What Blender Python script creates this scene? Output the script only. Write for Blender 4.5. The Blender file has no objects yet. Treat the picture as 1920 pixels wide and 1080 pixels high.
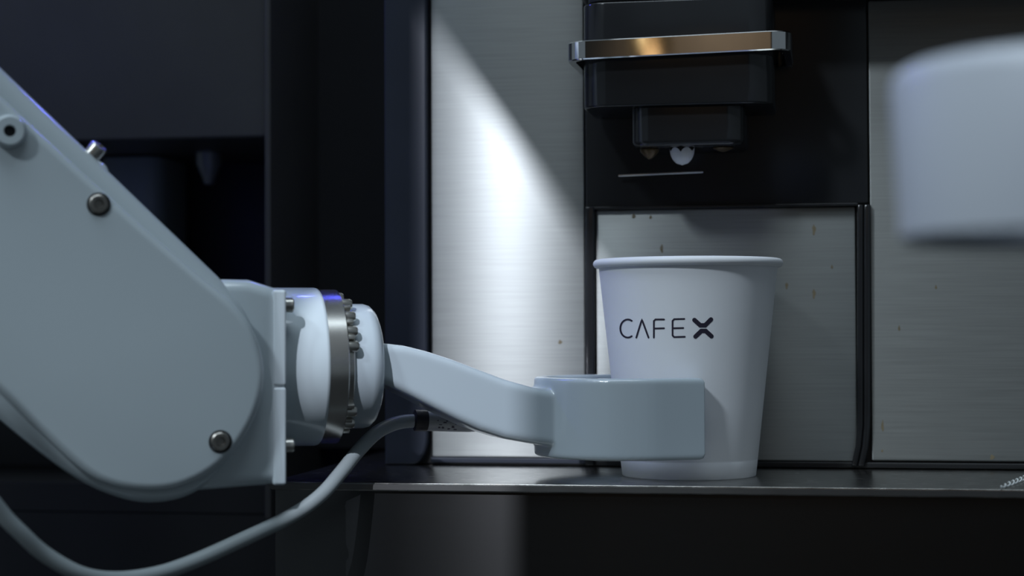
import bpy, bmesh, math, random
from mathutils import Vector, Matrix
random.seed(7)
sc = bpy.context.scene
COL = sc.collection
MM = 0.001
V3 = Vector
# ------------------------------------------------------------------ camera (all lengths in mm, scaled by MM on output)
FPX = 3450.0
YAW, PITCH, ROLL = math.radians(10), math.atan(80 / FPX), math.radians(0.23)
CAM = V3((0, 0, 1063))
F = V3((-math.sin(YAW) * math.cos(PITCH), math.cos(YAW) * math.cos(PITCH), math.sin(PITCH)))
R0 = V3((math.cos(YAW), math.sin(YAW), 0)); U0 = R0.cross(F)
R = R0 * math.cos(ROLL) - U0 * math.sin(ROLL); U = U0 * math.cos(ROLL) + R0 * math.sin(ROLL)
cd = bpy.data.cameras.new('camera'); cam = bpy.data.objects.new('camera', cd); COL.objects.link(cam)
M = Matrix((R, U, -F)).transposed().to_4x4(); M.translation = CAM * MM
cam.matrix_world = M
cd.sensor_width = 36; cd.lens = FPX * 36 / 1920; cd.clip_start = 0.01; cd.clip_end = 100
cd.dof.use_dof = True; cd.dof.focus_distance = 0.775; cd.dof.aperture_fstop = 6.5
sc.camera = cam
# ------------------------------------------------------------------ colour management, world
vs = sc.view_settings
vs.view_transform = 'Standard'; vs.look = 'None'; vs.gamma = 1; vs.use_curve_mapping = False; vs.exposure = 0.0
w = bpy.data.worlds.new('world'); sc.world = w; w.use_nodes = True
w.node_tree.nodes['Background'].inputs[0].default_value = (0.50, 0.62, 0.72, 1)
w.node_tree.nodes['Background'].inputs[1].default_value = 0.20

def light(name, kind, loc, target, power, color, **kw):
    d = bpy.data.lights.new(name, kind); d.energy = power; d.color = color
    for k, v in kw.items(): setattr(d, k, v)
    o = bpy.data.objects.new(name, d); COL.objects.link(o)
    o.location = V3(loc) * MM
    o.rotation_euler = (V3(target) - V3(loc)).to_track_quat('-Z', 'Y').to_euler()
    return o
CUP = V3((-63.6, 801, 1000))
KEY = V3((-1384, -1399, 3106)); SPOT = V3((-275, 150, 1500))
# key: ceiling fitting to the left in front of the counter
light('key_lamp', 'AREA', KEY, (-120, 800, 1040), 44.0, (0.80, 0.91, 1.0), shape='DISK', size=0.34)
# the cafe's overhead light panel, above and in front
light('ceiling_panel_light', 'AREA', (-300, 330, 2350), (-180, 760, 1000), 8.0, (0.76, 0.89, 1.0), shape='RECTANGLE', size=1.2, size_y=0.5)
# narrow spotlight on the machine front (shuttered by added flaps, built below)
SLANT = V3((67.8, 0, -97.0)).normalized()          # direction of the slanted cut an added flap throws on the machine front
light('spot_lamp', 'SPOT', SPOT, (-165, 847, 1050), 23.0, (0.86, 0.90, 1.0), spot_size=math.radians(29), spot_blend=0.3, shadow_soft_size=0.0015)
# blue accent strip above the machines
light('blue_accent_light', 'AREA', (-330, 940, 1420), (-210, 700, 1050), 2.0, (0.10, 0.12, 1.0), shape='RECTANGLE', size=0.5, size_y=0.02)

# ------------------------------------------------------------------ pixel helpers
def ray(px, py): return (F * FPX + R * (px - 960) - U * (py - 540)).normalized()
def at(px, py, Y): d = ray(px, py); return CAM + d * ((Y - CAM.y) / d.y)
def atz(px, py, Z): d = ray(px, py); return CAM + d * ((Z - CAM.z) / d.z)
def atd(px, py, dep): d = ray(px, py); return CAM + d * (dep / d.dot(F))
# robot frame: origin at the tool flange, s along the wrist axis, n towards the camera, z up
AX = math.radians(26)
RU = V3((math.cos(AX), math.sin(AX), 0)); RN = V3((math.sin(AX), -math.cos(AX), 0)); RZ = V3((0, 0, 1))
RO = atd(620, 687, 757)
def rob(px, py, n):
    d = ray(px, py); t = ((RO + RN * n - CAM).dot(RN)) / d.dot(RN); p = CAM + d * t - RO
    return (p.dot(RU), p.z)

# ------------------------------------------------------------------ materials
def mat(name, col, rough=0.5, metal=0.0, spec=0.5, coat=0.0, **kw):
    m = bpy.data.materials.new(name); m.use_nodes = True; nt = m.node_tree
    b = nt.nodes['Principled BSDF']
    b.inputs['Base Color'].default_value = (*col, 1); b.inputs['Roughness'].default_value = rough
    b.inputs['Metallic'].default_value = metal; b.inputs['Specular IOR Level'].default_value = spec
    b.inputs['Coat Weight'].default_value = coat; b.inputs['Coat Roughness'].default_value = 0.06
    var = kw.get('var', 0.0)
    if var:
        n = nt.nodes.new('ShaderNodeTexNoise'); n.inputs['Scale'].default_value = kw.get('scale', 40); n.inputs['Detail'].default_value = 6
        tc = nt.nodes.new('ShaderNodeTexCoord'); mp = nt.nodes.new('ShaderNodeMapping')
        mp.inputs['Scale'].default_value = kw.get('stretch', (1, 1, 1))
        nt.links.new(tc.outputs['Object'], mp.inputs[0]); nt.links.new(mp.outputs[0], n.inputs['Vector'])
        cr = nt.nodes.new('ShaderNodeValToRGB')
        lo = [c * (1 - var) for c in col]; hi = [min(1, c * (1 + var)) for c in col]
        cr.color_ramp.elements[0].color = (*lo, 1); cr.color_ramp.elements[1].color = (*hi, 1)
        cr.color_ramp.elements[0].position = 0.3; cr.color_ramp.elements[1].position = 0.7
        nt.links.new(n.outputs['Fac'], cr.inputs[0]); nt.links.new(cr.outputs[0], b.inputs['Base Color'])
        if kw.get('rvar'):
            mr = nt.nodes.new('ShaderNodeMapRange'); mr.inputs['To Min'].default_value = rough - kw['rvar']; mr.inputs['To Max'].default_value = rough + kw['rvar']
            nt.links.new(n.outputs['Fac'], mr.inputs[0]); nt.links.new(mr.outputs[0], b.inputs['Roughness'])
        if kw.get('bump'):
            bp = nt.nodes.new('ShaderNodeBump'); bp.inputs['Strength'].default_value = kw['bump']; bp.inputs['Distance'].default_value = 0.0002
            nt.links.new(n.outputs['Fac'], bp.inputs['Height']); nt.links.new(bp.outputs[0], b.inputs['Normal'])
    if kw.get('aniso'):
        b.inputs['Anisotropic'].default_value = kw['aniso']
        b.inputs['Anisotropic Rotation'].default_value = kw.get('arot', 0.0)
        t = nt.nodes.new('ShaderNodeCombineXYZ'); t.inputs[0].default_value = 1.0      # grain runs along world x
        nt.links.new(t.outputs[0], b.inputs['Tangent'])
    if kw.get('emit'):
        b.inputs['Emission Color'].default_value = (*kw.get('ecol', col), 1); b.inputs['Emission Strength'].default_value = kw['emit']
    return m
ST = (1.2, 1.2, 60)
MT = {
 'steel': mat('brushed_steel', (0.345, 0.36, 0.355), 0.46, 1.0, var=0.07, scale=22, stretch=ST, rvar=0.03, bump=0.05, aniso=0.85, arot=0.25),
 'ledge': mat('scratched_ledge_steel', (0.32, 0.315, 0.30), 0.24, 1.0, var=0.40, scale=110, stretch=(1, 5, 1), rvar=0.10, bump=0.35),
 'lip': mat('ledge_lip_steel', (0.20, 0.20, 0.20), 0.45, 1.0, var=0.1, scale=50),
 'black_gloss': mat('black_gloss_plastic', (0.018, 0.019, 0.021), 0.15, var=0.1, scale=20),
 'black_satin': mat('black_satin_plastic', (0.014, 0.015, 0.017), 0.4, var=0.1, scale=30),
 'charcoal': mat('charcoal_panel', (0.062, 0.063, 0.065), 0.4, var=0.06, scale=30),
 'front': mat('black_brushed_front', (0.005, 0.0058, 0.0065), 0.155, 0.0, 1.0, var=0.1, scale=20, stretch=ST, aniso=1.0, arot=0.25),
 'infill': mat('infill_black', (0.03, 0.031, 0.035), 0.7, 0.0, 0.15, var=0.06, scale=30),
 'navy': mat('navy_trim', (0.032, 0.038, 0.054), 0.45, 0.0, 0.3, var=0.06, scale=30),
 'smoke': mat('smoked_steel', (0.10, 0.095, 0.09), 0.4, 1.0, var=0.06, scale=22, stretch=ST),
 'chrome': mat('chrome', (0.75, 0.75, 0.74), 0.06, 1.0, var=0.03, scale=30),
 'white_paint': mat('white_gloss_paint', (0.49, 0.565, 0.605), 0.30, 0.0, 0.5, 0.6, var=0.015, scale=15),
 'white_plastic': mat('white_gripper_plastic', (0.395, 0.46, 0.505), 0.28, 0.0, 0.5, 0.5, var=0.015, scale=15),
 'holder': mat('white_holder_plastic', (0.52, 0.56, 0.62), 0.4, 0.0, 0.5, 0.2, var=0.015, scale=15),
 'paper': mat('white_paper', (0.84, 0.86, 0.90), 0.5, 0.0, 0.35, var=0.015, scale=60),
 'ink': mat('dark_ink', (0.020, 0.016, 0.035), 0.6, var=0.05, scale=80),
 'ring_steel': mat('machined_steel', (0.50, 0.49, 0.46), 0.26, 1.0, var=0.12, scale=60),
 'bolt': mat('bolt_steel', (0.55, 0.54, 0.50), 0.3, 1.0, var=0.1, scale=200),
 'bolt_dark': mat('dull_bolt_steel', (0.26, 0.25, 0.23), 0.38, 1.0, var=0.2, scale=200),
 'dark_hole': mat('dark_recess', (0.01, 0.01, 0.012), 0.5, var=0.1, scale=30),
 'cable': mat('grey_cable', (0.26, 0.30, 0.315), 0.45, var=0.04, scale=80),
 'sensor': mat('grey_sensor_sleeve', (0.26, 0.28, 0.29), 0.4, 0.3, var=0.1, scale=90),
 'nozzle_white': mat('white_silicone', (0.86, 0.86, 0.86), 0.4, var=0.02, scale=40),
 'brass': mat('amber_nozzle', (0.10, 0.065, 0.03), 0.3, 0.5, var=0.2, scale=60),
 'stain': mat('coffee_stain', (0.20, 0.165, 0.105), 0.4, var=0.3, scale=300),
 'thread': mat('white_thread', (0.75, 0.78, 0.78), 0.6, var=0.05, scale=300),
 'wood': mat('warm_wood', (0.15, 0.13, 0.105), 0.5, var=0.35, scale=6, stretch=(8, 8, 1)),
 'dark_wall': mat('dark_plaster', (0.03, 0.031, 0.034), 0.8, var=0.1, scale=8),
 'floor': mat('dark_concrete', (0.05, 0.05, 0.05), 0.6, var=0.2, scale=4),
 'shade': mat('brass_shade', (0.55, 0.35, 0.15), 0.35, 1.0, var=0.1, scale=20),
 'bulb': mat('warm_bulb', (1, 0.7, 0.4), 0.5, emit=1.2, ecol=(1, 0.62, 0.28)),
 'lamp_black': mat('lamp_housing', (0.02, 0.02, 0.02), 0.5, var=0.1, scale=20),
 'diffuser': mat('lamp_diffuser', (0.8, 0.8, 0.8), 0.5, var=0.02, scale=20),
}

# ------------------------------------------------------------------ object helpers
def props(o, label=None, cat=None, group=None, kind=None):
    for k, v in (('label', label), ('category', cat), ('group', group), ('kind', kind)):
        if v: o[k] = v
    return o
def thing(name, loc, label, cat, group=None):
    o = bpy.data.objects.new(name, None); COL.objects.link(o); o.location = V3(loc) * MM; o.empty_display_size = 0.02
    return props(o, label, cat, group)
def worldloc(p):
    v = V3((0, 0, 0))
    while p is not None: v += p.location; p = p.parent
    return v
def finish(name, bm, m, parent=None, sharp=35, origin=None):
    """bmesh in world mm -> one object; origin in world mm"""
    bmesh.ops.remove_doubles(bm, verts=bm.verts, dist=1e-4)
    bmesh.ops.recalc_face_normals(bm, faces=bm.faces)
    org = V3(origin) if origin is not None else (worldloc(parent) / MM if parent else V3((0, 0, 0)))
    if origin is None and parent is None:
        lo = V3([min(v.co[i] for v in bm.verts) for i in range(3)]); hi = V3([max(v.co[i] for v in bm.verts) for i in range(3)])
        org = V3(((lo.x + hi.x) / 2, (lo.y + hi.y) / 2, lo.z))
    for v in bm.verts: v.co = (v.co - org) * MM
    for e in bm.edges:
        if len(e.link_faces) == 2 and e.calc_face_angle(0) > math.radians(sharp): e.smooth = False
    for f in bm.faces: f.smooth = True
    me = bpy.data.meshes.new(name); bm.to_mesh(me); bm.free()
    me.materials.append(MT[m])
    o = bpy.data.objects.new(name, me); COL.objects.link(o); o.parent = parent
    o.location = org * MM - (worldloc(parent) if parent else V3((0, 0, 0)))
    return o
def offset(poly, d):
    n = len(poly); out = []
    area = sum(poly[i][0] * poly[(i + 1) % n][1] - poly[(i + 1) % n][0] * poly[i][1] for i in range(n))
    sg = 1 if area > 0 else -1
    for i in range(n):
        a, b, c = V3((*poly[i - 1], 0)), V3((*poly[i], 0)), V3((*poly[(i + 1) % n], 0))
        e1 = (b - a).normalized(); e2 = (c - b).normalized()
        n1 = V3((-e1.y, e1.x, 0)) * sg; n2 = V3((-e2.y, e2.x, 0)) * sg
        k = n1 + n2; k = k / max(0.25, k.dot(n1))
        out.append((b.x + k.x * d, b.y + k.y * d))
    return out
def slab(bm, poly, fn, n0, n1, r0=0.0, r1=0.0, seg=5):
    """extrude 2-D outline between n0 and n1 with rounded rims; fn(a,b,n) -> world mm. UV = (a,b)."""
    uv = bm.loops.layers.uv.verify(); rings = []
    def ring(d, n):
        P = offset(poly, d) if d else poly
        rings.append([(bm.verts.new(fn(a, b, n)), (a, b)) for a, b in P])
    sgn = 1 if n1 > n0 else -1
    if r0:
        for i in range(seg + 1):
            t = i / seg * math.pi / 2; ring(r0 * (1 - math.sin(t)), n0 + sgn * r0 * (1 - math.cos(t)))
    else: ring(0, n0)
    if r1:
        for i in range(seg + 1):
            t = i / seg * math.pi / 2; ring(r1 * (1 - math.cos(t)), n1 - sgn * r1 * (1 - math.sin(t)))
    else: ring(0, n1)
    def face(vs):
        f = bm.faces.new([v for v, _ in vs])
        for l, (_, c) in zip(f.loops, vs): l[uv].uv = (c[0] * 0.01, c[1] * 0.01)
    for A, B in zip(rings, rings[1:]):
        for i in range(len(A)): j = (i + 1) % len(A); face([A[i], A[j], B[j], B[i]])
    face(rings[0][::-1]); face(rings[-1])
    return bm
def rrect(x0, x1, y0, y1, r, seg=5):
    if r <= 0: return [(x0, y0), (x1, y0), (x1, y1), (x0, y1)]
    out = []
    for cx, cy, a in ((x1 - r, y0 + r, -90), (x1 - r, y1 - r, 0), (x0 + r, y1 - r, 90), (x0 + r, y0 + r, 180)):
        for i in range(seg + 1):
            t = math.radians(a + 90 * i / seg); out.append((cx + r * math.cos(t), cy + r * math.sin(t)))
    return out
FRONT = lambda a, b, n: V3((a, n, b))          # a = x, b = z, n = y
TOP = lambda a, b, n: V3((a, b, n))            # a = x, b = y, n = z
ROBF = lambda a, b, n: RO + RU * a + RN * n + RZ * b
ROBT = lambda a, b, n: RO + RU * a + RN * b + RZ * n
def box(name, x0, x1, y0, y1, z0, z1, m, parent=None, r=0.0):
    bm = bmesh.new(); slab(bm, rrect(x0, x1, z0, z1, r), FRONT, y0, y1, r * 0.8, 0, 3)
    return finish(name, bm, m, parent)
def lathe(bm, prof, C, A, seg=48, closed_ends=True):
    """prof: list of (along, radius) about axis A from centre C"""
    A = A.normalized(); X = A.orthogonal().normalized()
    if abs(A.z) < 0.9: X = (V3((0, 0, 1)) - A * A.z).normalized()
    Y = A.cross(X); rings = []
    for h, r in prof:
        if r < 1e-6: rings.append([bm.verts.new(C + A * h)])
        else: rings.append([bm.verts.new(C + A * h + (X * math.cos(2 * math.pi * k / seg) + Y * math.sin(2 * math.pi * k / seg)) * r) for k in range(seg)])
    for P, Q in zip(rings, rings[1:]):
        for k in range(seg):
            j = (k + 1) % seg
            if len(P) == 1 and len(Q) == 1: continue
            if len(P) == 1: bm.faces.new([P[0], Q[k], Q[j]])
            elif len(Q) == 1: bm.faces.new([P[k], P[j], Q[0]])
            else: bm.faces.new([P[k], P[j], Q[j], Q[k]])
    if closed_ends:
        for P in (rings[0], rings[-1]):
            if len(P) > 2: bm.faces.new(P)
    return bm
def catmull(pts, sub=8):
    out = []; n = len(pts)
    for i in range(n - 1):
        p0, p1, p2, p3 = pts[max(0, i - 1)], pts[i], pts[i + 1], pts[min(n - 1, i + 2)]
        for k in range(sub):
            t = k / sub
            out.append(0.5 * ((2 * p1) + (p2 - p0) * t + (2 * p0 - 5 * p1 + 4 * p2 - p3) * t * t + (3 * p1 - p0 - 3 * p2 + p3) * t ** 3))
    return out + [pts[-1]]
def tube(bm, pts, r, seg=12):
    rings = []; up = V3((0, 0, 1))
    for i, p in enumerate(pts):
        t = (pts[min(i + 1, len(pts) - 1)] - pts[max(i - 1, 0)]).normalized()
        x = t.cross(V3((0.3, -1, 0.1))).normalized(); y = t.cross(x)
        rr = r(i / (len(pts) - 1)) if callable(r) else r
        rings.append([bm.verts.new(p + (x * math.cos(2 * math.pi * k / seg) + y * math.sin(2 * math.pi * k / seg)) * rr) for k in range(seg)])
    for P, Q in zip(rings, rings[1:]):
        for k in range(seg): bm.faces.new([P[k], P[(k + 1) % seg], Q[(k + 1) % seg], Q[k]])
    bm.faces.new(rings[0]); bm.faces.new(rings[-1])
    return bm
def rod(name, C, A, prof, m, parent, seg=24, sharp=35):
    bm = bmesh.new(); lathe(bm, prof, C, A, seg); return finish(name, bm, m, parent, sharp)

# ================================================================== the setting
YW = 847.0            # plane of the machine fronts
box('floor', -4000, 4000, -3600, 1800, -60, 0, 'floor')['kind'] = 'structure'
box('wall_back', -4000, 4000, 1500, 1620, 0, 3200, 'dark_wall')['kind'] = 'structure'
box('wall_front', -1300, 950, -3600, -3500, 0, 2550, 'dark_wall')['kind'] = 'structure'
box('trim_1', -1250, 900, -3500, -3460, 0, 2500, 'wood')['kind'] = 'structure'   # wood cladding of the cafe opposite

# ------------------------------------------------------------------ counter with drip ledge
xl = at(515, 905, 745).x
cnt = thing('counter', (xl + 600, 900, 0), 'black counter with a thin scratched steel ledge along its front edge', 'counter')
box('front_panel', xl, 900, 746, 1250, 0, 996.5, 'front', cnt)
bm = bmesh.new(); slab(bm, rrect(xl - 2, 900, 745, 1250, 1.5, 3), TOP, 996.6, 1000, 0.3, 0.25, 3)
finish('ledge_plate', bm, 'ledge', cnt)
box('ledge_lip', xl - 2, 900, 744.0, 744.9, 997.2, 999.4, 'lip', cnt)
low = thing('base_cabinet', (xl - 400, 1000, 0), 'black base cabinet in the dark gap left of the counter', 'cabinet')
xl2 = at(20, 1000, 900).x
box('carcass', xl - 900, xl - 3, 900, 1250, 0, 970, 'black_satin', low)
box('side_edge', xl - 9, xl - 3, 880, 899.5, 0, 970, 'charcoal', low)

# ------------------------------------------------------------------ main coffee machine
box('trim_2', at(506, 300, 962).x, at(745, 300, 962).x, 962, 974, 1000.3, 1450, 'infill')['kind'] = 'structure'   # dark infill between the machines
X = lambda px, py, Y=YW: at(px, py, Y).x
Z = lambda px, py, Y=YW: at(px, py, Y).z
TOPZ = 1420
xa, xb = X(808, 400), X(1096, 400); xc_, xd = X(1117, 600), X(1606, 600); xe = X(1632, 600)
xs0 = X(724, 400)
zb = Z(1300, 863)
cm = thing('coffee_machine', (-60, 1040, 1000), 'stainless and black coffee machine with chrome banded spout head, standing on the ledge', 'coffee machine')
box('body', xs0 + 2, 420, YW + 3, 1235, 1000.5, TOPZ, 'black_satin', cm)
zl = Z(900, 857)
def panel(name, x0, x1, z0, z1, m, r=1.0, y=YW):
    bm = bmesh.new(); slab(bm, rrect(x0, x1, z0, z1, r, 3), FRONT, y, y + 2.6, 0.6, 0, 3); return finish(name, bm, m, cm)
pl = panel('steel_panel', xa, xb, zl, TOPZ, 'steel')
bs = panel('backsplash_panel', xc_, xd, zb, Z(1360, 391), 'steel')
pr = panel('steel_panel', xe, 420, Z(1700, 864), 1212, 'steel')
# black column behind the spouts
panel('spout_column', xb + 0.6, xe - 0.6, Z(1360, 386), TOPZ, 'black_gloss', 1.0, YW - 1.0)
# navy trim at the machine's left edge, lower corner rounded off
zt = 1000.4; zc = Z(800, 815)
poly = [(xs0, zt), (X(775, 876), zt)]
for i in range(7):
    t = i / 6 * math.pi / 2; poly.append((X(777, 876) + (X(804, 815) - X(777, 876)) * math.sin(t), zt + (zc - zt) * (1 - math.cos(t))))
poly += [(X(804, 400), TOPZ), (xs0, TOPZ)]
bm = bmesh.new(); slab(bm, poly, FRONT, YW - 4, YW + 2.5, 1.5, 0, 3); finish('edge_trim', bm, 'navy', cm, sharp=25)
# vertical frame bars; the pair on the right bends left at the foot
def bar(px0, px1, y_top, y_bot, bend):
    P = []
    for px, rev in ((px0, 0), (px1, 1)):
        col = []
        for k in range(14):
            py = y_top + (y_bot - y_top) * k / 13
            b = max(0, (py - 790) / 75); col.append((X(px - bend * b * b, py), Z(px, py)))
        P += col if not rev else col[::-1]
    bm = bmesh.new(); slab(bm, P, FRONT, YW - 3.5, YW + 2.5, 1.0, 0, 3); finish('frame_bar', bm, 'black_gloss', cm)
bar(1098, 1116, 388, 872, 0); bar(1607, 1618.5, 384, 873, 9); bar(1619.5, 1632, 384, 873, 9)
box('frame_bar', xc_ - 1, xd + 1, YW - 3, YW + 2.5, Z(1360, 390), Z(1360, 385), 'black_gloss', cm, 0.3)
box('plinth', xa, 420, YW + 1, YW + 8, 1000.3, zb - 0.6, 'black_satin', cm)
box('plinth_rail', xa, xb, YW - 1.5, YW + 2.5, zl - 2.6, zl - 0.3, 'navy', cm, 0.4)
box('plinth_rail', xb + 1, 420, YW - 1.5, YW + 2.5, zb - 2.6, zb - 0.3, 'black_satin', cm, 0.4)
# spout head
YH = 797.0
hx0, hx1 = X(1089, 120, YH), X(1450, 120, YH + 8)
hz0, hz1 = Z(1250, 197, YH), Z(1150, 3, YH)
bm = bmesh.new(); slab(bm, rrect(hx0, hx1, YH, YW + 2, 11, 6), TOP, hz0, hz1, 1.0, 0.8, 3); finish('spout_head', bm, 'black_gloss', cm)
bm = bmesh.new(); slab(bm, rrect(hx0 + 2, hx1 - 2, YH + 4, YW + 2, 8, 5), TOP, hz1 + 1, 1212, 0.5, 0.5, 3); finish('head_upper_housing', bm, 'black_satin', cm)
box('top_hood', xb + 1, 420, YW - 38, YW + 2.5, 1212.5, TOPZ, 'black_satin', cm, 3)
# chrome band wrapped around the head, slightly tilted
cz0, cz1 = Z(1250, 103, YH - 6), Z(1250, 67, YH - 6)
outer = rrect(hx0 - 6.0, hx1 + 8, YH - 6, YW - 1, 9, 8); inner = rrect(hx0 - 2.6, hx1 + 4.6, YH - 2.6, YW - 1.5, 6, 8)
bm = bmesh.new(); xm = (hx0 + hx1) / 2; tilt = math.tan(math.radians(1.2))
def ringprism(bm, P, Q, z0, z1, r=0.5):
    zz = lambda p, z: V3((p[0], p[1], z + (p[0] - xm) * tilt))
    o = offset(P, r)
    rows = [(o, z0), (P, z0 + r), (P, z1 - r), (o, z1), (Q, z1), (Q, z0)]
    L = [[bm.verts.new(zz(p, z)) for p in pp] for pp, z in rows]
    n = len(P)
    for a in range(6):
        A, B = L[a], L[(a + 1) % 6]
        for i in range(n): bm.faces.new([A[i], A[(i + 1) % n], B[(i + 1) % n], B[i]])
ringprism(bm, outer, inner, cz0, cz1)
finish('chrome_band', bm, 'chrome', cm, sharp=40)
# spout block with nozzles
YS = 802.0
sx0, sx1 = X(1182, 235, YS), X(1396, 235, YS); sz0 = Z(1290, 272, YS)
bm = bmesh.new(); slab(bm, rrect(sx0, sx1, YS, YW - 2, 8, 6), TOP, sz0, hz0 - 0.2, 2.5, 0, 4); finish('spout_block', bm, 'black_gloss', cm)
nz = at(1279, 290, 815)
def nozzle(px, y, r, h, m, nm):
    c = at(px, 285, y); c.z = sz0
    bm = bmesh.new(); lathe(bm, [(1.0, r * 0.85), (-0.5, r), (-h * 0.35, r * 0.92), (-h * 0.8, r * 0.45), (-h, 0.6)], c, V3((0, 0, 1)), 24)
    finish(nm, bm, m, cm)
nozzle(1218, 815, 4.3, 4.6, 'brass', 'amber_nozzle'); nozzle(1356, 815, 4.6, 2.0, 'brass', 'amber_nozzle')
bm = bmesh.new(); c = V3((nz.x, 815, sz0)); rows = []
NS, RR, HH = 40, 5.5, 7.6
for i in range(9):
    t = i / 8; row = []
    for k in range(NS):
        a = 2 * math.pi * k / NS
        top = -2.1 * (1 - abs(math.cos(a * 3)) ** 0.7)
        z = top + (-HH - top) * (1 - (1 - t) ** 1.0)
        q = min(1.0, -z / HH); r = RR * math.sqrt(max(0.0, 1 - q ** 2.1)) if z < 0 else RR
        row.append(bm.verts.new(c + V3((r * math.cos(a - 0.04), r * math.sin(a - 0.04), z))) if i < 8 else None)
    rows.append(row)
tip = bm.verts.new(c + V3((0, 0, -HH)))
for i in range(7):
    for k in range(NS): bm.faces.new([rows[i][k], rows[i][(k + 1) % NS], rows[i + 1][(k + 1) % NS], rows[i + 1][k]])
for k in range(NS): bm.faces.new([rows[7][k], rows[7][(k + 1) % NS], tip])
finish('milk_nozzle', bm, 'nozzle_white', cm, 60)
rod('nozzle_stem', c + V3((0, 0, 0.5)), V3((0, 0, -1)), [(0, 3.9), (4.6, 3.4)], 'black_satin', cm)
# glossy ledge lip under the nozzles
bm = bmesh.new(); p0, p1 = at(1160, 329, YW - 4), at(1318, 322, YW - 4)
tube(bm, [p0, p0.lerp(p1, .5), p1], 0.65, 12); finish('splash_lip', bm, 'chrome', cm)
# coffee drips dried on the panels
for px, py, wpx, hpx, par in ((1241, 466, 8, 18, bs), (1526, 431, 9, 22, bs), (1475, 536, 7, 14, bs), (1526, 551, 8, 20, bs), (1188, 405, 9, 10, bs),
                              (1220, 407, 7, 8, bs), (1655, 798, 6, 24, pr), (1860, 857, 11, 10, pr), (1654, 845, 5, 6, pr), (1050, 641, 10, 9, pl), (1560, 500, 5, 9, bs), (1755, 538, 5, 9, pr), (1686, 615, 5, 12, pr)):
    c = at(px, py, YW - 0.03); rx, rz = wpx / 8.6, hpx / 8.6
    P = [(c.x + rx * (0.75 + 0.25 * math.cos(3 * a + px)) * math.cos(a) * (0.55 if math.sin(a) > 0.4 else 1), c.z + rz * math.sin(a)) for a in [2 * math.pi * k / 16 for k in range(16)]]
    bm = bmesh.new(); slab(bm, P, FRONT, YW - 0.06, YW + 0.05); finish('coffee_drip', bm, 'stain', par)

# ------------------------------------------------------------------ dark dispenser to the left
dp = thing('drink_dispenser', (X(250, 600, 880), 1000, 985), 'dark grey drink dispenser behind the robot forearm', 'dispenser')
dx0, dx1 = X(-700, 300, 880), X(500, 300, 880)
dzb = Z(300, 262, 880)
box('hood', dx0, dx1, 880, 1150, dzb, TOPZ + 30, 'charcoal', dp, 2)
box('back_panel', dx0, dx1, 1010, 1150, 985.5, dzb - 0.5, 'black_satin', dp)
box('base', dx0, dx1, 900, 1150, 970.6, 985, 'black_satin', dp)
box('corner_post', dx1 + 0.3, dx1 + 3.2, 876, 1150, 970.6, TOPZ + 30, 'charcoal', dp, 0.5)
tx = X(255, 400, 960)
bm = bmesh.new(); slab(bm, rrect(X(195, 400, 960), X(312, 400, 960), 950, 1000, 10, 5), TOP, 986, dzb - 1, 1, 1, 3); finish('cup_tube', bm, 'cable', dp)
rod('dispense_nozzle', V3((X(392, 300, 950), 950, dzb)), V3((0, 0, -1)), [(0, 7), (6, 7), (14, 3.5), (17, 2.5)], 'sensor', dp)

# ================================================================== robot arm
rb = thing('robot_arm', ROBF(-520, 0, 0) * 1.0, 'white robot arm with bolted side cover and a cup gripper, reaching over the ledge', 'robot arm')
rb.location = V3(((RO - RU * 520).x, (RO - RU * 520).y, 0)) * MM
NF = 50.0
# forearm outline traced on its near face
def circ(cx, cy, r, a0, a1, n): return [(cx + r * math.cos(math.radians(a0 + (a1 - a0) * i / n)), cy + r * math.sin(math.radians(a0 + (a1 - a0) * i / n))) for i in range(n + 1)]
px_out = [(-560, -415), (0, 124), (140, 258), (280, 393), (408, 516), (455, 568), (480, 625), (490, 690), (482, 760), (455, 825), (410, 890), (370, 922), (325, 939), (265, 943), (200, 926), (140, 896), (70, 846), (0, 789), (-560, 330)]
def smooth_closed(P, i0, i1, sub=4):
    """round the polyline between two indices"""
    Q = [V3((*p, 0)) for p in P[i0:i1 + 1]]
    return P[:i0] + [(q.x, q.y) for q in catmull(Q, sub)] + P[i1 + 1:]
NB = 45.0
prof = [rob(x, y, NB - 5) for x, y in smooth_closed(px_out, 4, 17)]
bm = bmesh.new(); slab(bm, prof, ROBF, NB, -NB, 8.0, 8.0, 7); finish('forearm', bm, 'white_paint', rb, 40)
# side cover plate, proud of the forearm casting
px_cov = [(-560, -350), (0, 178), (140, 308), (280, 434), (385, 524), (440, 570), (478, 622), (497, 690), (488, 762), (452, 832), (400, 885), (335, 916), (270, 922), (205, 911), (150, 880), (60, 796), (0, 738), (-560, 190)]
bm = bmesh.new(); slab(bm, [rob(x, y, NF) for x, y in smooth_closed(px_cov, 4, 16)], ROBF, NF, NB - 6, 3.5, 0, 6); finish('side_cover', bm, 'white_paint', rb, 50)
def screw(px, py, n, r, deep=True):
    s, z = rob(px, py, n); c = ROBF(s, z, n)
    if deep:
        o = rod('recess', c, RN, [(-0.6, r * 1.22), (0.25, r * 1.22), (0.4, r * 1.12), (0.2, r * 1.05), (-0.5, r)], 'dark_hole', rb)
    b = rod('bolt', c, RN, [(-2, r), (0.9, r), (1.3, r * 0.85), (1.3, r * 0.5), (0.2, r * 0.42), (0.2, 0.0)], 'bolt_dark', rb, 28)
screw(185, 383, NF + 0.0, 3.6); screw(413, 828, NF + 0.0, 3.6)
s, z = rob(18, 247, NF); c = ROBF(s, z, NF)
rod('boss', c, RN, [(-1, 6.6), (3.0, 5.9), (4.0, 5.0), (4.0, 2.2), (0.0, 2.0), (0.0, 0)], 'white_paint', rb, 32)
rod('boss_hole', c, RN, [(0.02, 1.95), (0.5, 1.95)], 'dark_hole', rb, 20)
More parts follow.
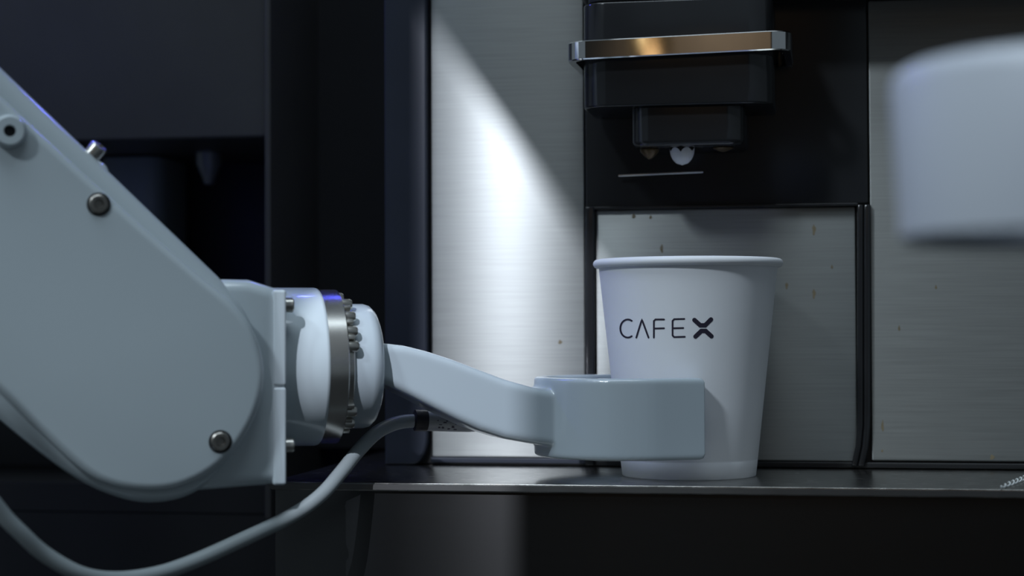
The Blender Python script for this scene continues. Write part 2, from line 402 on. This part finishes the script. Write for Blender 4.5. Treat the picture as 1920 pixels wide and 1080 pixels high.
# stand-off screw on the upper edge
s, z = rob(171, 293, 34); c = ROBF(s, z, 34); ax = (RU * 0.55 + RZ * 0.68 + RN * 0.30).normalized()
s2, z2 = rob(186, 318, 40); c2 = ROBF(s2, z2, 40)
rod('standoff_boss', c2 - RN * 1, (RU * 0.45 + RZ * 0.5 + RN * 0.75).normalized(), [(-3, 4.4), (0.4, 4.0), (1.3, 3.0), (1.7, 1.5), (1.8, 0)], 'white_paint', rb, 24, 60)
rod('standoff_screw', c, ax, [(-6, 3.5), (4.6, 3.5), (5.4, 3.0), (5.4, 1.5), (3.8, 1.4), (3.8, 0)], 'bolt', rb, 24)
# wrist housing
NH = 41.0
px_h = [(300, 545), (418, 523), (468, 524), (500, 534), (537, 546), (537, 908), (365, 922), (250, 930)]
bm = bmesh.new(); slab(bm, [rob(x, y, NH) for x, y in px_h], ROBF, NH, -NH, 5, 5, 5); finish('wrist_housing', bm, 'white_paint', rb, 50)
sA = rob(511, 700, NH)[0]; sB = rob(537, 700, NH)[0]
zT, zM, zB = rob(524, 543, NH)[1], rob(524, 725, NH)[1], rob(524, 910, NH)[1]
bm = bmesh.new(); slab(bm, rrect(sA, sB, zM + 0.15, zT, 1.2, 3), ROBF, NH + 0.4, -NH - 0.4, 1.2, 1.2, 4); finish('end_plate', bm, 'white_paint', rb)
bm = bmesh.new(); slab(bm, rrect(sA, sB, zB, zM - 0.15, 1.2, 3), ROBF, NH + 0.4, -NH - 0.4, 1.2, 1.2, 4); finish('end_plate', bm, 'white_paint', rb)
for py in (572, 835):
    for n in (34, -34):
        z = rob(543, py, 34)[1]
        rod('bolt', ROBF(sB, z, n), RU, [(0, 2.9), (3.4, 2.9), (3.9, 2.5), (3.9, 1.4), (2.4, 1.3), (2.4, 0)], 'bolt', rb, 20)
# flange stack
AXC = RO
rod('wrist_cylinder', AXC, RU, [(sB - 2, 32.4), (-7.2, 32.4), (-6.2, 32.1), (-5.6, 31.4), (-5.3, 28)], 'white_paint', rb, 96)
rg = rod('flange_ring', AXC, RU, [(-6, 31.6), (1.6, 31.6), (2.0, 31.2), (2.0, 20)], 'ring_steel', rb, 96)
rod('tool_plate', AXC, RU, [(1.0, 27.6), (4.6, 27.6), (5.0, 27.2), (5.0, 10)], 'ring_steel', rb, 96)
# small cap screws and spacer blocks round the ring
def polar(a, r, s=0): return AXC + RU * s + (RZ * math.sin(a) + RN * math.cos(a)) * r
for deg in (62, 45, 30, 17, -8 + 180, -38, -52, 100, 130, 200, 250):
    a = math.radians(deg)
    rod('cap_screw', polar(a, 28.6), RU, [(1.5, 2.3), (5.4, 2.3), (6.2, 1.8), (6.2, 0)], 'bolt', rb, 16)
for deg in (53, 37.5, 23.5, -31, -45, -59):
    a = math.radians(deg); bm = bmesh.new()
    fn = lambda p, q, n, a=a: AXC + RU * n + (RZ * math.sin(a) + RN * math.cos(a)) * p + (RZ * math.cos(a) - RN * math.sin(a)) * q
    slab(bm, rrect(26.5, 30.8, -0.9, 0.9, 0.2, 2), fn, 1.5, 4.8, 0, 0.3, 2); finish('spacer_tooth', bm, 'bolt', rb)
# white tool disc
rod('tool_disc', AXC, RU, [(4.0, 25.0), (4.6, 25.7), (13, 25.7), (15.2, 25.1), (17.2, 23.2), (18.4, 20.5), (19.0, 17), (19.2, 0)], 'white_plastic', rb, 96)
# gripper: S-shaped neck + open ring, one moulding
def gripper_mesh(bm, fnF, fnT, prof, sc0, R1, R2, z0, z1, send, hw=15.0):
    slab(bm, prof, fnF, hw, -hw, 3.0, 3.0, 4)
    P = []
    for i in range(41): t = math.radians(90 + 180 * i / 40); P.append((sc0 + R1 * math.cos(t), R1 * math.sin(t)))
    P.append((send, -R1)); P.append((send, -R2))
    for i in range(41): t = math.radians(270 - 180 * i / 40); P.append((sc0 + R2 * math.cos(t), R2 * math.sin(t)))
    P += [(send, R2), (send, R1)]
    slab(bm, P, fnT, z0, z1, 1.6, 1.6, 3)
top_px = [(690, 640), (718, 643), (760, 648), (800, 658), (850, 674), (900, 693), (950, 712), (1000, 726), (1040, 732), (1090, 734)]
bot_px = [(1090, 838), (1040, 838), (1000, 833), (950, 824), (900, 808), (860, 790), (820, 770), (780, 749), (740, 729), (718, 719), (690, 712)]
gp = [rob(x, y, 15) for x, y in top_px + bot_px]
gz1 = 1043.2 - RO.z; gz0 = 1009.4 - RO.z
def soften(o, vox, it):
    r = o.modifiers.new('merge', 'REMESH'); r.mode = 'VOXEL'; r.voxel_size = vox; r.use_smooth_shade = True
    s_ = o.modifiers.new('soften', 'SMOOTH'); s_.factor = 0.5; s_.iterations = it
bm = bmesh.new(); gripper_mesh(bm, ROBF, ROBT, gp, 130, 41, 34.6, gz0, gz1, 148.5)
gr = finish('cup_gripper', bm, 'white_plastic', rb, 60); soften(gr, 0.0007, 5)
# robot stand outside the picture
el = prof[0]; e2 = prof[-1]; em = ((el[0] + e2[0]) / 2, (el[1] + e2[1]) / 2)
rod('shoulder_joint', ROBF(em[0], em[1], 0), RN, [(-62, 50), (-62, 62), (62, 62), (62, 50)], 'white_paint', rb, 48)
bm = bmesh.new(); slab(bm, rrect(em[0] - 60, em[0] + 50, -RO.z + 300, em[1], 20, 4), ROBF, -110, -62.5, 8, 8, 4); finish('upper_link', bm, 'white_paint', rb)
rod('pedestal', V3(((ROBF(em[0], 0, -80)).x, (ROBF(em[0], 0, -80)).y, 0)), V3((0, 0, 1)), [(0, 120), (20, 120), (25, 85), (330, 80)], 'white_paint', rb, 48)

# ------------------------------------------------------------------ sensor and its cable under the gripper
def sp(px, py, n): s, z = rob(px, py, n); return ROBF(s, z, n)
cb = thing('sensor_cable', sp(800, 787, -20.5), 'grey cable with black nut and printed sleeve hanging under the gripper neck', 'cable')
c0, c1 = sp(775, 788, -20.5), sp(900, 792, -20.5); dA = (c1 - c0).normalized(); L = (c1 - c0).length
rod('plug_nut', c0, dA, [(0, 3.2), (0.6, 4.6), (5.6, 4.6), (6.2, 4.2)], 'dark_hole', cb, 12)
sl = rod('sleeve', c0, dA, [(6.0, 4.4), (17, 4.4), (L - 5, 4.3), (L - 1.5, 4.0), (L - 1, 3)], 'sensor', cb, 28)
for i in range(26):   # tiny print on the sleeve
    a = random.uniform(-0.9, 0.9); h = random.uniform(9, 22); q = (RN * math.cos(a) + RZ * math.sin(a))
    p = c0 + dA * h + q * 4.42; t = dA.cross(q)
    bm = bmesh.new(); ln = random.uniform(.3, .8); wd = random.uniform(.15, .3)
    slab(bm, [(-ln, -wd), (ln, -wd), (ln, wd), (-ln, wd)], lambda aa, bb, n, p=p, t=t, q=q: p + dA * aa + t * bb + q * n, -0.1, 0.06); finish('print_mark', bm, 'ink', sl)
cpx = [(780, 789, -20.5), (745, 793, -18), (708, 810, -8), (672, 845, 4), (640, 885, 14), (600, 930, 24), (545, 968, 30), (450, 1014, 38), (360, 1054, 44), (290, 1077, 50), (215, 1086, 56), (150, 1076, 62), (85, 1040, 66), (40, 1000, 70), (0, 958, 73), (-60, 870, 78), (-130, 700, 82), (-220, 520, 80)]
pts = catmull([sp(*p) for p in cpx], 6)
bm = bmesh.new(); tube(bm, pts, 2.9, 14); finish('cord', bm, 'cable', cb, 60)

# ================================================================== paper cup
cup = thing('paper_cup', CUP, 'white paper coffee cup lettered CAFE X standing on the ledge', 'cup')
HC, RB, RT = 92.0, 28.9, 38.9
rad = lambda h: RB + (RT - RB) * h / HC
prof_c = [(0, RB - 1.2), (0.0, RB - 0.4), (0.4, RB), (7.2, rad(7.2)), (7.6, rad(7.6) - 0.12), (8.0, rad(8)), (30, rad(30)), (60, rad(60)), (HC - 1.5, rad(HC - 1.5))]
prof_in = [(HC - 1.5, rad(HC) - 0.6), (60, rad(60) - 0.6), (8.5, rad(8) - 0.6), (7.5, 0)]
bm = bmesh.new(); lathe(bm, prof_c + prof_in, CUP, V3((0, 0, 1)), 96, False)
lathe(bm, [(0, RB - 1.2), (6.5, RB - 0.9), (6.5, 0)], CUP, V3((0, 0, 1)), 96, False)
finish('cup_wall', bm, 'paper', cup, 40)
bm = bmesh.new(); rr = 1.9
lathe(bm, [(HC - 0.2 + rr * math.sin(t), rad(HC) + 0.35 + rr * math.cos(t)) for t in [2 * math.pi * k / 16 for k in range(17)]], CUP, V3((0, 0, 1)), 96, False)
finish('rolled_rim', bm, 'paper', cup, 60)
# lettering projected on the cone
def cone(px, py, off):
    d = ray(px, py); k = (RT - RB) / HC
    # |p.xy - c| = RB + off + k*(p.z - z0)
    ox, oy = CAM.x - CUP.x, CAM.y - CUP.y; r0 = RB + off + k * (CAM.z - CUP.z)
    a = d.x ** 2 + d.y ** 2 - (k * d.z) ** 2; b = 2 * (ox * d.x + oy * d.y - r0 * k * d.z); c = ox * ox + oy * oy - r0 * r0
    t = (-b - math.sqrt(b * b - 4 * a * c)) / (2 * a)
    return CAM + d * t
def stroke(bm, pts, wpx):
    """round-ended ribbon following pixel polyline pts, on the cup surface"""
    P = [V3((*p, 0)) for p in pts]; dense = []
    for a, b in zip(P, P[1:]):
        n = max(2, int((b - a).length / 4))
        dense += [a.lerp(b, i / n) for i in range(n)]
    dense.append(P[-1]); Lr, Rr = [], []; h = wpx / 2
    n = len(dense)
    for i, p in enumerate(dense):
        t1 = (dense[i] - dense[i - 1]).normalized() if i else (dense[1] - dense[0]).normalized()
        t2 = (dense[i + 1] - dense[i]).normalized() if i < n - 1 else t1
        n1 = V3((-t1.y, t1.x, 0)); n2 = V3((-t2.y, t2.x, 0)); k = n1 + n2; k = k / max(0.5, k.dot(n1))
        Lr.append(p + k * h); Rr.append(p - k * h)
    def cap(p, t):
        return [p + (V3((-t.y, t.x, 0)) * math.cos(q) + t * math.sin(q)) * h for q in [math.pi * k / 6 for k in range(1, 6)]]
    e = cap(dense[-1], (dense[-1] - dense[-2]).normalized()); s_ = cap(dense[0], (dense[0] - dense[1]).normalized())
    vl = [bm.verts.new(cone(p.x, p.y, 0.08)) for p in Lr]; vr = [bm.verts.new(cone(p.x, p.y, 0.08)) for p in Rr]
    ve = [bm.verts.new(cone(p.x, p.y, 0.08)) for p in e]; vs_ = [bm.verts.new(cone(p.x, p.y, 0.08)) for p in s_]
    for i in range(n - 1): bm.faces.new([vl[i], vl[i + 1], vr[i + 1], vr[i]])
    bm.faces.new([vl[-1]] + ve + [vr[-1]]); bm.faces.new([vr[0]] + vs_ + [vl[0]])
def arc(cx, cy, rx, ry, a0, a1, n=16): return [(cx + rx * math.cos(math.radians(a0 + (a1 - a0) * i / n)), cy - ry * math.sin(math.radians(a0 + (a1 - a0) * i / n))) for i in range(n + 1)]
letters = [
 ('letter', [arc(1177, 616, 14, 17, 58, 302)], 3.4),
 ('letter', [[(1193, 633), (1203.5, 599), (1216, 633)]], 3.4),
 ('letter', [[(1245, 599), (1229, 599), (1226, 602), (1226, 633)], [(1228, 616), (1245, 615.5)]], 3.4),
 ('letter', [[(1283, 598), (1264, 598.5), (1261, 602), (1261, 629), (1264, 632), (1284, 631.5)], [(1263, 615.5), (1281, 615)]], 3.4),
 ('letter', [[(1302, 600), (1313, 610), (1322, 610), (1333, 599)], [(1304, 631), (1315, 620.5), (1323, 620.5), (1334, 630.5)]], 8.4)]
for nm, ss, wpx in letters:
    bm = bmesh.new()
    for s_ in ss: stroke(bm, s_, wpx)
    o = finish(nm, bm, 'ink', cup)

# ------------------------------------------------------------------ scrap of twisted thread on the ledge
bm = bmesh.new(); a0, a1 = atz(1876, 914, 1001.0), atz(1945, 886, 1001.4)
dT = (a1 - a0).normalized(); sd = dT.cross(V3((0, 0, 1))).normalized()
P = []
for i in range(140):
    t = i / 139; q = t * 2 * math.pi * 10; g = 0.35 + 0.65 * min(1, t * 4)
    P.append(a0.lerp(a1, t) + (sd * math.cos(q) + V3((0, 0, 1)) * math.sin(q)) * 0.75 * g)
tube(bm, P, 0.40, 6)
th = finish('twisted_thread', bm, 'thread', None, 60); props(th, 'short white twisted thread lying on the steel ledge', 'thread')

# ================================================================== second gripper close to the camera, held by a post out of the picture
g2 = atd(1, 1, 100)
cx2 = atd(2010, 290, 395); R2o = 41.0
xcL = atd(1676, 290, 395); ctr = xcL + R * R2o; ctr.z = atd(1676, 290, 395).z
gh = thing('cup_holder', V3((ctr.x + 160, ctr.y, 0)), 'white rounded ring cup holder hanging in front of the machine, out of focus', 'cup holder')
HF = lambda a, b, n: V3((ctr.x + a, ctr.y - n, ctr.z + b)); 
def holder(bm):
    hz = 19.0; out = []; NSG = 72
    rows = [(R2o - 5, -hz), (R2o - 3.6, -hz), (R2o - 1.8, -hz + 1.6), (R2o, hz - 4), (R2o - 1.0, hz - 1.2), (R2o - 3, hz), (R2o - 6, hz), (R2o - 7.5, hz - 2), (R2o - 8.5, -hz + 2)]
    L = [[bm.verts.new(ctr + V3((r * math.cos(2 * math.pi * k / NSG), r * math.sin(2 * math.pi * k / NSG), z))) for k in range(NSG)] for r, z in rows]
    for i in range(len(L)):
        A, B = L[i], L[(i + 1) % len(L)]
        for k in range(NSG): bm.faces.new([A[k], A[(k + 1) % NSG], B[(k + 1) % NSG], B[k]])
bm = bmesh.new(); holder(bm); finish('holder_ring', bm, 'holder', gh, 40)
bm = bmesh.new(); slab(bm, rrect(38, 160, -12, 12, 4, 4), HF, 10, -10, 3, 3, 4); finish('holder_arm', bm, 'holder', gh)
rod('post', V3((ctr.x + 160, ctr.y, 0)), V3((0, 0, 1)), [(0, 60), (8, 60), (10, 14), (ctr.z + 30, 14), (ctr.z + 32, 10)], 'white_paint', gh, 32)

# ================================================================== light fittings and the cafe opposite (outside the picture)
pd = thing('pendant_lamp', (-470, -2300, 1560), 'brass pendant lamp with warm bulb hanging in the cafe', 'lamp')
rod('pendant_shade', V3((-470, -2300, 1660)), V3((0, 0, 1)), [(0, 130), (60, 110), (140, 30), (160, 25)], 'shade', pd, 40)
rod('bulb', V3((-470, -2300, 1620)), V3((0, 0, 1)), [(-20, 0), (-10, 35), (20, 50), (60, 30), (90, 15)], 'bulb', pd, 24)
rod('flex', V3((-470, -2300, 1815)), V3((0, 0, 1)), [(0, 4), (1380, 4)], 'lamp_black', pd, 8)
# spotlight head with added flaps that trim the beam to the left steel panel
A_, B_ = at(805, 45, YW), at(1095, 445, YW); dl = SLANT
A2, B2 = A_ - dl * 300, B_ + dl * 300
spt = thing('spotlight', SPOT, 'small black spotlight with added beam flaps, hanging above the counter front', 'lamp')
aim = (V3((-165, 847, 1050)) - SPOT).normalized()
rod('lamp_head', SPOT - aim * 8, aim, [(-70, 16), (-68, 24), (-26, 25), (-12, 27), (-12, 24), (-18, 21), (-18, 0)], 'lamp_black', spt, 40)
def beam_flap(W0, W1, k, out):
    """plate whose edge throws the line W0-W1 on the machine front"""
    P_, Q_ = SPOT.lerp(W0, k), SPOT.lerp(W1, k); e_ = (Q_ - P_).normalized(); o_ = aim.cross(e_); o_ = o_ if o_.dot(out) > 0 else -o_
    nn = e_.cross(o_); L_ = (Q_ - P_).length
    bm = bmesh.new(); slab(bm, [(0, 0), (L_, 0), (L_, 62), (0, 62)], lambda a, b, n: P_ + e_ * a + o_ * b + nn * n, -0.5, 0.5)
    finish('beam_flap', bm, 'lamp_black', spt)
beam_flap(A2, B2, 0.16, V3((0, 0, 1)))
beam_flap(at(796, -600, YW), at(796, 3200, YW), 0.18, V3((-1, 0, 0)))
beam_flap(at(1136, -300, YW), at(1136, 3200, YW), 0.17, V3((1, 0, 0)))
rod('bracket', SPOT - aim * 40 + V3((0, 0, 30)), V3((0, 0, 1)), [(0, 6), (1550, 6)], 'lamp_black', spt, 12)
light('added_wood_light', 'SPOT', (-100, -2600, 2300), (-100, -3480, 1500), 28.0, (1.0, 0.78, 0.56), spot_size=math.radians(100), spot_blend=0.5, shadow_soft_size=0.05)  # added warm lamp, unseen, brightening the wood that chrome and steel reflect
# added blocker, never in view, keeping key lamp spill off the left steel panel
blk = thing('key_blocker', (-1440, 150, 0), 'added black light blocker on a post, out of view left of the robot', 'frame')
box('post', -1480, -1400, 110, 190, 0, 1649.5, 'lamp_black', blk, 3)
box('blocker_panel', -1480, -505, 110, 190, 1650, 2150, 'lamp_black', blk, 3)
